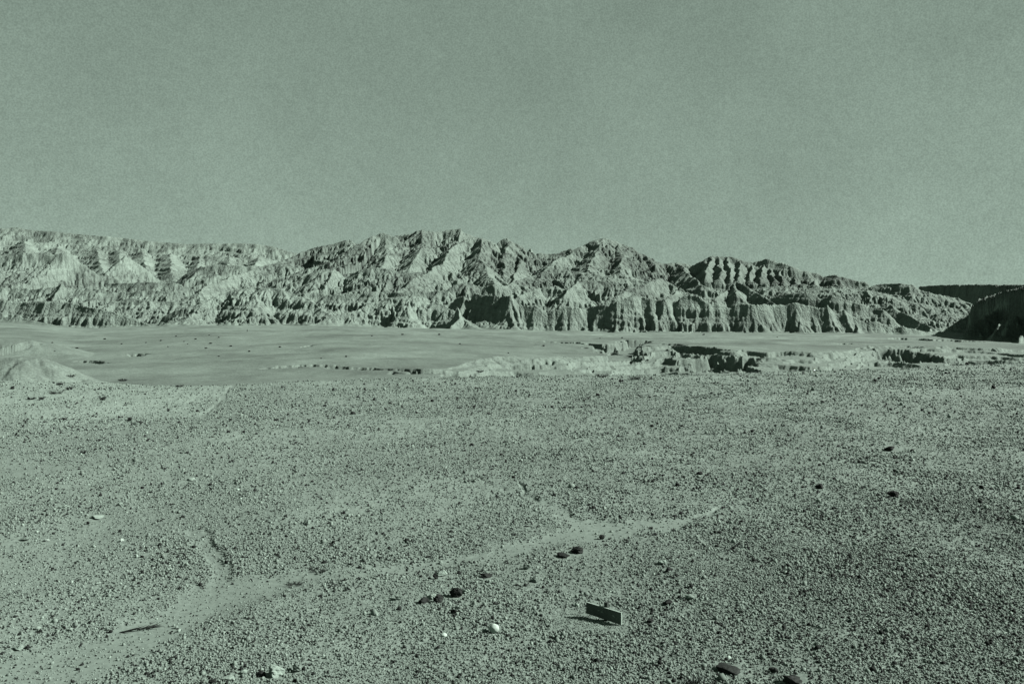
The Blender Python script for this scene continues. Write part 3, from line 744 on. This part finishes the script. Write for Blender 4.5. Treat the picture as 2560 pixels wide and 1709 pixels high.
# (picture x, y of the foot, width in picture units, flatness, material, label)
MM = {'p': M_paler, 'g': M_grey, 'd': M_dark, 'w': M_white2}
CATN = {'p': 'rock', 'g': 'rock', 'd': 'rock', 'w': 'rock'}
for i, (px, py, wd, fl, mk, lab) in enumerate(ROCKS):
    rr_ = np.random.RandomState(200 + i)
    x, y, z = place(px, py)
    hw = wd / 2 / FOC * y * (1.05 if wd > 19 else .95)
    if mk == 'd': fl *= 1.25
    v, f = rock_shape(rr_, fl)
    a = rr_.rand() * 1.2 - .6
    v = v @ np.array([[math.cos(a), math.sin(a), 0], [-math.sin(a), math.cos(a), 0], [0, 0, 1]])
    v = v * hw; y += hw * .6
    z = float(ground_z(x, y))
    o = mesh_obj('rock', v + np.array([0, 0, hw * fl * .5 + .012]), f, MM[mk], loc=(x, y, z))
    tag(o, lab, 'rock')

# white round stone with a small knob, and the white half buried one
def lathe_ball(name, rx, ry, rz, mt, seed):
    v, f = ICO3; v = v.copy(); s = seed * 7.1
    v = v * (1 + .045 * fbm(v[:, 0] * 1.3 + s, v[:, 1] * 1.3 + v[:, 2] * 1.9, 2, .5, 3))[:, None]
    up = sstep(.93, 1.0, v[:, 2]); v[:, 2] += .12 * up
    return v * np.array([rx, ry, rz]), f
x, y, z = place(1235, 1583)
k = y / FOC
v, f = lathe_ball('b', 13 * k, 10 * k, 11.5 * k, M_white, 1)
o = mesh_obj('round_stone', v + np.array([0, 0, 11 * k]), f, M_white, loc=(x, y + 6 * k, z), smooth=True)
tag(o, 'bright white round stone casting a black shadow on the gravel', 'rock')
x, y, z = place(1109, 1591)
v, f = lathe_ball('b', 8.5 * k, 8 * k, 5.5 * k, M_white, 2)
o = mesh_obj('round_stone', v + np.array([0, 0, 2 * k]), f, M_white, loc=(x, y + 6 * k, z), smooth=True)
tag(o, 'white oval stone half buried left of the white round one', 'rock')

# ------------------------------------------------------------------ the low sign
PLft, PRgt = np.array([1.508, 17.86]), np.array([2.150, 17.42])
dv = PRgt - PLft; Lh = np.linalg.norm(dv); dv /= Lh
nv = np.array([dv[1], -dv[0]])                                  # towards the viewer
TH = .034
def prism(p0, p1, zb0, zt0, zb1, zt1, d0, d1):
    """slab between two plan points; d0, d1 offsets along the board's normal"""
    vs = []
    for d in (d0, d1):
        for (p, zz) in ((p0, zb0), (p1, zb1), (p1, zt1), (p0, zt0)):
            q = p + nv * d; vs.append((q[0], q[1], zz))
    fs = [(0, 1, 2, 3), (7, 6, 5, 4), (0, 4, 5, 1), (1, 5, 6, 2), (2, 6, 7, 3), (3, 7, 4, 0)]
    return vs, fs
gz = float(ground_z(1.9, 17.6))
root = bpy.data.objects.new('sign', None); C.objects.link(root)
sx_, sy_ = float(PLft[0] + dv[0] * .40), float(PLft[1] + dv[1] * .40)
root.location = (sx_, sy_, gz)
tag(root, 'small dark wooden sign board leaning on a short post in the gravel', 'sign')
def rel(vs): return [(a - sx_, b - sy_, c - gz) for a, b, c in vs]
zbl, ztl = EYE - (1531 - HZ) / FOC * 17.86, EYE - (1503.5 - HZ) / FOC * 17.86
zbr, ztr = EYE - (1560 - HZ) / FOC * 17.42, EYE - (1530 - HZ) / FOC * 17.42
vs, fs = prism(PLft, PRgt, zbl, ztl, zbr, ztr, 0, TH)
bo = mesh_obj('board', rel(vs), fs, M_wood, root)
bv = bo.modifiers.new('bevel', 'BEVEL'); bv.width = .002; bv.segments = 1
e = dv * .004
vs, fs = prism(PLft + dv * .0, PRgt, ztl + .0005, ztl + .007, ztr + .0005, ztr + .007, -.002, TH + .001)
mesh_obj('sunlit_edge_strip', rel(vs), fs, M_litedge_paint, bo)  # paler than the board to paint the sun on its top edge
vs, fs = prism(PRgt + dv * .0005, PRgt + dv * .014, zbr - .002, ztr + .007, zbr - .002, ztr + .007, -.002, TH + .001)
mesh_obj('sunlit_edge_strip', rel(vs), fs, M_litedge_paint, bo)
# post behind the board, top standing above it
pc = PLft + dv * (Lh * .545)
pa, pb = pc - dv * .036, pc + dv * .036
zt = EYE - (1501 - HZ) / FOC * 17.72
vs, fs = prism(pa, pb, gz - .15, zt, gz - .15, zt - .004, -.072, -.003)
po = mesh_obj('post', rel(vs), fs, M_post, root)
# worn remains of paint on the face
for (qx, qz, ww, hh, sl) in ((.37, .62, .020, .009, .2), (.47, .58, .024, .010, -.3), (.80, .55, .024, .014, -.6)):
    p = PLft + dv * (Lh * qx); zc = (zbl + (zbr - zbl) * qx) + ((ztl + (ztr - ztl) * qx) - (zbl + (zbr - zbl) * qx)) * qz
    vs = []
    for k_ in range(9):
        an = k_ / 9 * 6.283; rr_ = 1 + .25 * math.sin(3 * an + qx * 20)
        a1, b1 = math.cos(an) * ww * rr_, math.sin(an) * hh * rr_ + math.cos(an) * ww * sl
        q = p + dv * a1 + nv * (TH + .0015); vs.append((q[0], q[1], zc + b1))
    mesh_obj('paint_remnant', rel(vs), [tuple(range(9))], M_litedge_paint, bo)

# ------------------------------------------------------------------ shrubs, twigs, grass
def sprays(rng_, n_, h, spread, wdt, lean=0., up=.7):
    vs, fs = [], []
    for i in range(n_):
        a = rng_.rand() * 6.283; rad_ = spread * rng_.rand() ** .7
        p = np.array([math.cos(a) * rad_ * .5, math.sin(a) * rad_ * .4, -.1 * h]); d = np.array([math.cos(a) * spread + lean, math.sin(a) * spread * .7, h * (up + .5 * rng_.rand())])
        d *= (.5 + .6 * rng_.rand()); sd = np.cross(d, rng_.randn(3)); sd /= np.linalg.norm(sd) + 1e-9
        b = len(vs); q = p + d * .55 + rng_.randn(3) * h * .08; e_ = p + d + np.array([d[0] * .15, d[1] * .15, -h * .12])
        vs += [p - sd * wdt, p + sd * wdt, q + sd * wdt * .9, q - sd * wdt * .9, e_]
        fs += [(b, b + 1, b + 2, b + 3), (b + 3, b + 2, b + 4)]
        for _ in range(3):                                       # leaf clumps along the stem
            t_ = .4 + .6 * rng_.rand(); c_ = p + d * t_ + rng_.randn(3) * h * .10
            u1 = rng_.randn(3) * wdt * 2.2; u2 = rng_.randn(3) * wdt * 2.2; b = len(vs)
            vs += [c_, c_ + u1, c_ + u1 + u2, c_ + u2]; fs.append((b, b + 1, b + 2, b + 3))
    return vs, fs
SHR = [
 (140, 984, 36, .30, 'wide low dark shrub on the pale ground at the left'), (173, 974, 16, .7, 'small shrub behind the wide low one at the left'),
 (79, 998, 16, .5, 'twiggy dark shrub left of the wide low one'), (104, 998, 13, .6, 'round dark shrub between the twiggy and the wide one'),
 (150, 962, 14, .5, 'faint shrub above the wide low one on the pale ground'), (256, 1000, 15, 1.0, 'spindly upright plant in the middle of the pale ground'),
 (208, 1133, 14, .8, 'black tufted shrub on the left gravel'), (450, 967, 18, .35, 'flat shrub near the far end of the pale ground'),
 (307, 952, 18, .3, 'low shrub on the far rim of the pale ground'), (176, 941, 22, .3, 'grey shrub at the foot of the left mound'),
 (1504, 943, 28, .45, 'dark shrub on the far rim right of centre'), (1587, 949, 28, .5, 'second dark shrub on the far rim just right of the first'),
 (325, 1052, 8, 1.6, 'thin upright twig on the edge of the pale ground'), (736, 1462, 44, .25, 'spiky black scrub on the bank above the wash'),
 (795, 1430, 40, .22, 'low scrub right of the spiky one along the wash'), (1200, 930, 14, .4, 'small shrub on the far rim near the centre'),
 (1735, 1712, 40, .8, 'dead twiggy plant at the bottom edge right of the sign')]
for i, (px, py, wd, asp, lab) in enumerate(SHR):
    rr_ = np.random.RandomState(400 + i); x, y, z = place(px, py); k = y / FOC
    vs, fs = sprays(rr_, 60, wd * asp * k, wd * .5 * k, max(.35 * k, .004))
    o = mesh_obj('shrub', vs, fs, M_shrub, loc=(x, y, z)); tag(o, lab, 'shrub')
far = [(547, 891), (402, 852), (547, 844), (515, 871), (469, 860), (489, 848), (262, 848), (131, 857), (304, 860), (137, 878), (192, 871), (420, 867), (623, 879), (526, 859), (460, 854),
       (1271, 883), (1098, 837), (1006, 837), (930, 840), (865, 892), (803, 896), (1359, 865), (1943, 843), (1759, 837), (365, 857), (440, 841), (523, 838), (577, 866), (1500, 846), (1555, 845), (700, 868), (1150, 860)]
rr_ = np.random.RandomState(7)
vs, fs = sprays(rr_, 110, 1.0, 1.0, .10, up=.6)
for i, (px, py) in enumerate(far):
    x, y, z = place(px, py)
    if i == 0:
        o = mesh_obj('desert_bush', vs, fs, M_shrub); src = o
        tag(o, 'tiny dark bush dotted on the smooth plain below the badlands', 'bush', 'dark bushes dotted over the plain')
    else:
        o = src.copy(); C.objects.link(o)
    s_ = (1.8 + 2.2 * rr_.rand()) / FOC * y * .5
    o.location = (x, y, z); o.scale = (s_ * 1.4, s_ * 1.2, s_ * 1.5); o.rotation_euler = (0, 0, rr_.rand() * 6)
# pole at the far end of the plain
x, y, z = place(618, 829)
k = y / FOC
vs, fs = [], []
for j, (zz, rr0) in enumerate(((-1 * k, .9 * k), (3 * k, .85 * k), (6.2 * k, .7 * k), (6.6 * k, .2 * k))):
    for q in range(6):
        vs.append((math.cos(q * 1.047) * rr0 + .1 * k * j, math.sin(q * 1.047) * rr0, zz))
for j in range(3):
    for q in range(6):
        fs.append((j * 6 + q, j * 6 + (q + 1) % 6, j * 6 + 6 + (q + 1) % 6, j * 6 + 6 + q))
fs.append(tuple(range(18, 24)))
tag(mesh_obj('post', vs, fs, M_post, loc=(x, y, z)), 'thin dark post standing at the far edge of the plain', 'post')
# grass blades lit at the foot of the sign
rr_ = np.random.RandomState(77); vs, fs = [], []
for i in range(60):
    x0 = rr_.randn() * .10; y0 = rr_.randn() * .03; hh = .03 + .05 * rr_.rand(); lx, ly = rr_.randn(2) * .02; b = len(vs)
    vs += [(x0 - .003, y0, -.01), (x0 + .003, y0, -.01), (x0 + lx * .5 + .002, y0 + ly * .5, hh * .6), (x0 + lx * .5 - .002, y0 + ly * .5, hh * .6), (x0 + lx, y0 + ly, hh)]
    fs += [(b, b + 1, b + 2, b + 3), (b + 3, b + 2, b + 4)]
tag(mesh_obj('dry_grass', vs, fs, M_twig, loc=(1.87, 17.45, float(ground_z(1.87, 17.45)))), 'pale dry grass at the foot of the sign post', 'grass', kind='stuff')
# driftwood on the sand
rr_ = np.random.RandomState(5)
x, y, z = place(330, 1580); k = y / FOC; vs, fs = [], []
for i in range(26):
    t_ = rr_.rand(); p = np.array([(-28 + 70 * t_) * k, (-6 + 26 * t_) * k * 1.5, .01 + .03 * rr_.rand()])
    d = np.array([.16 + .12 * rr_.rand(), .02 + .08 * rr_.randn(), .02 + .05 * rr_.rand()]); b = len(vs)
    for s0, w0 in ((0, .009), (.6, .006), (1, .002)):
        for q in range(4):
            an = q * 1.571; vs.append(p + d * s0 + np.array([0, math.cos(an) * w0, math.sin(an) * w0]))
    for j in range(2):
        for q in range(4):
            fs.append((b + j * 4 + q, b + j * 4 + (q + 1) % 4, b + j * 4 + 4 + (q + 1) % 4, b + j * 4 + 4 + q))
tag(mesh_obj('dead_branches', vs, fs, M_shrub, loc=(x, y, z)), 'dark dead branches lying across the wash sand at lower left', 'branches')
print('done')
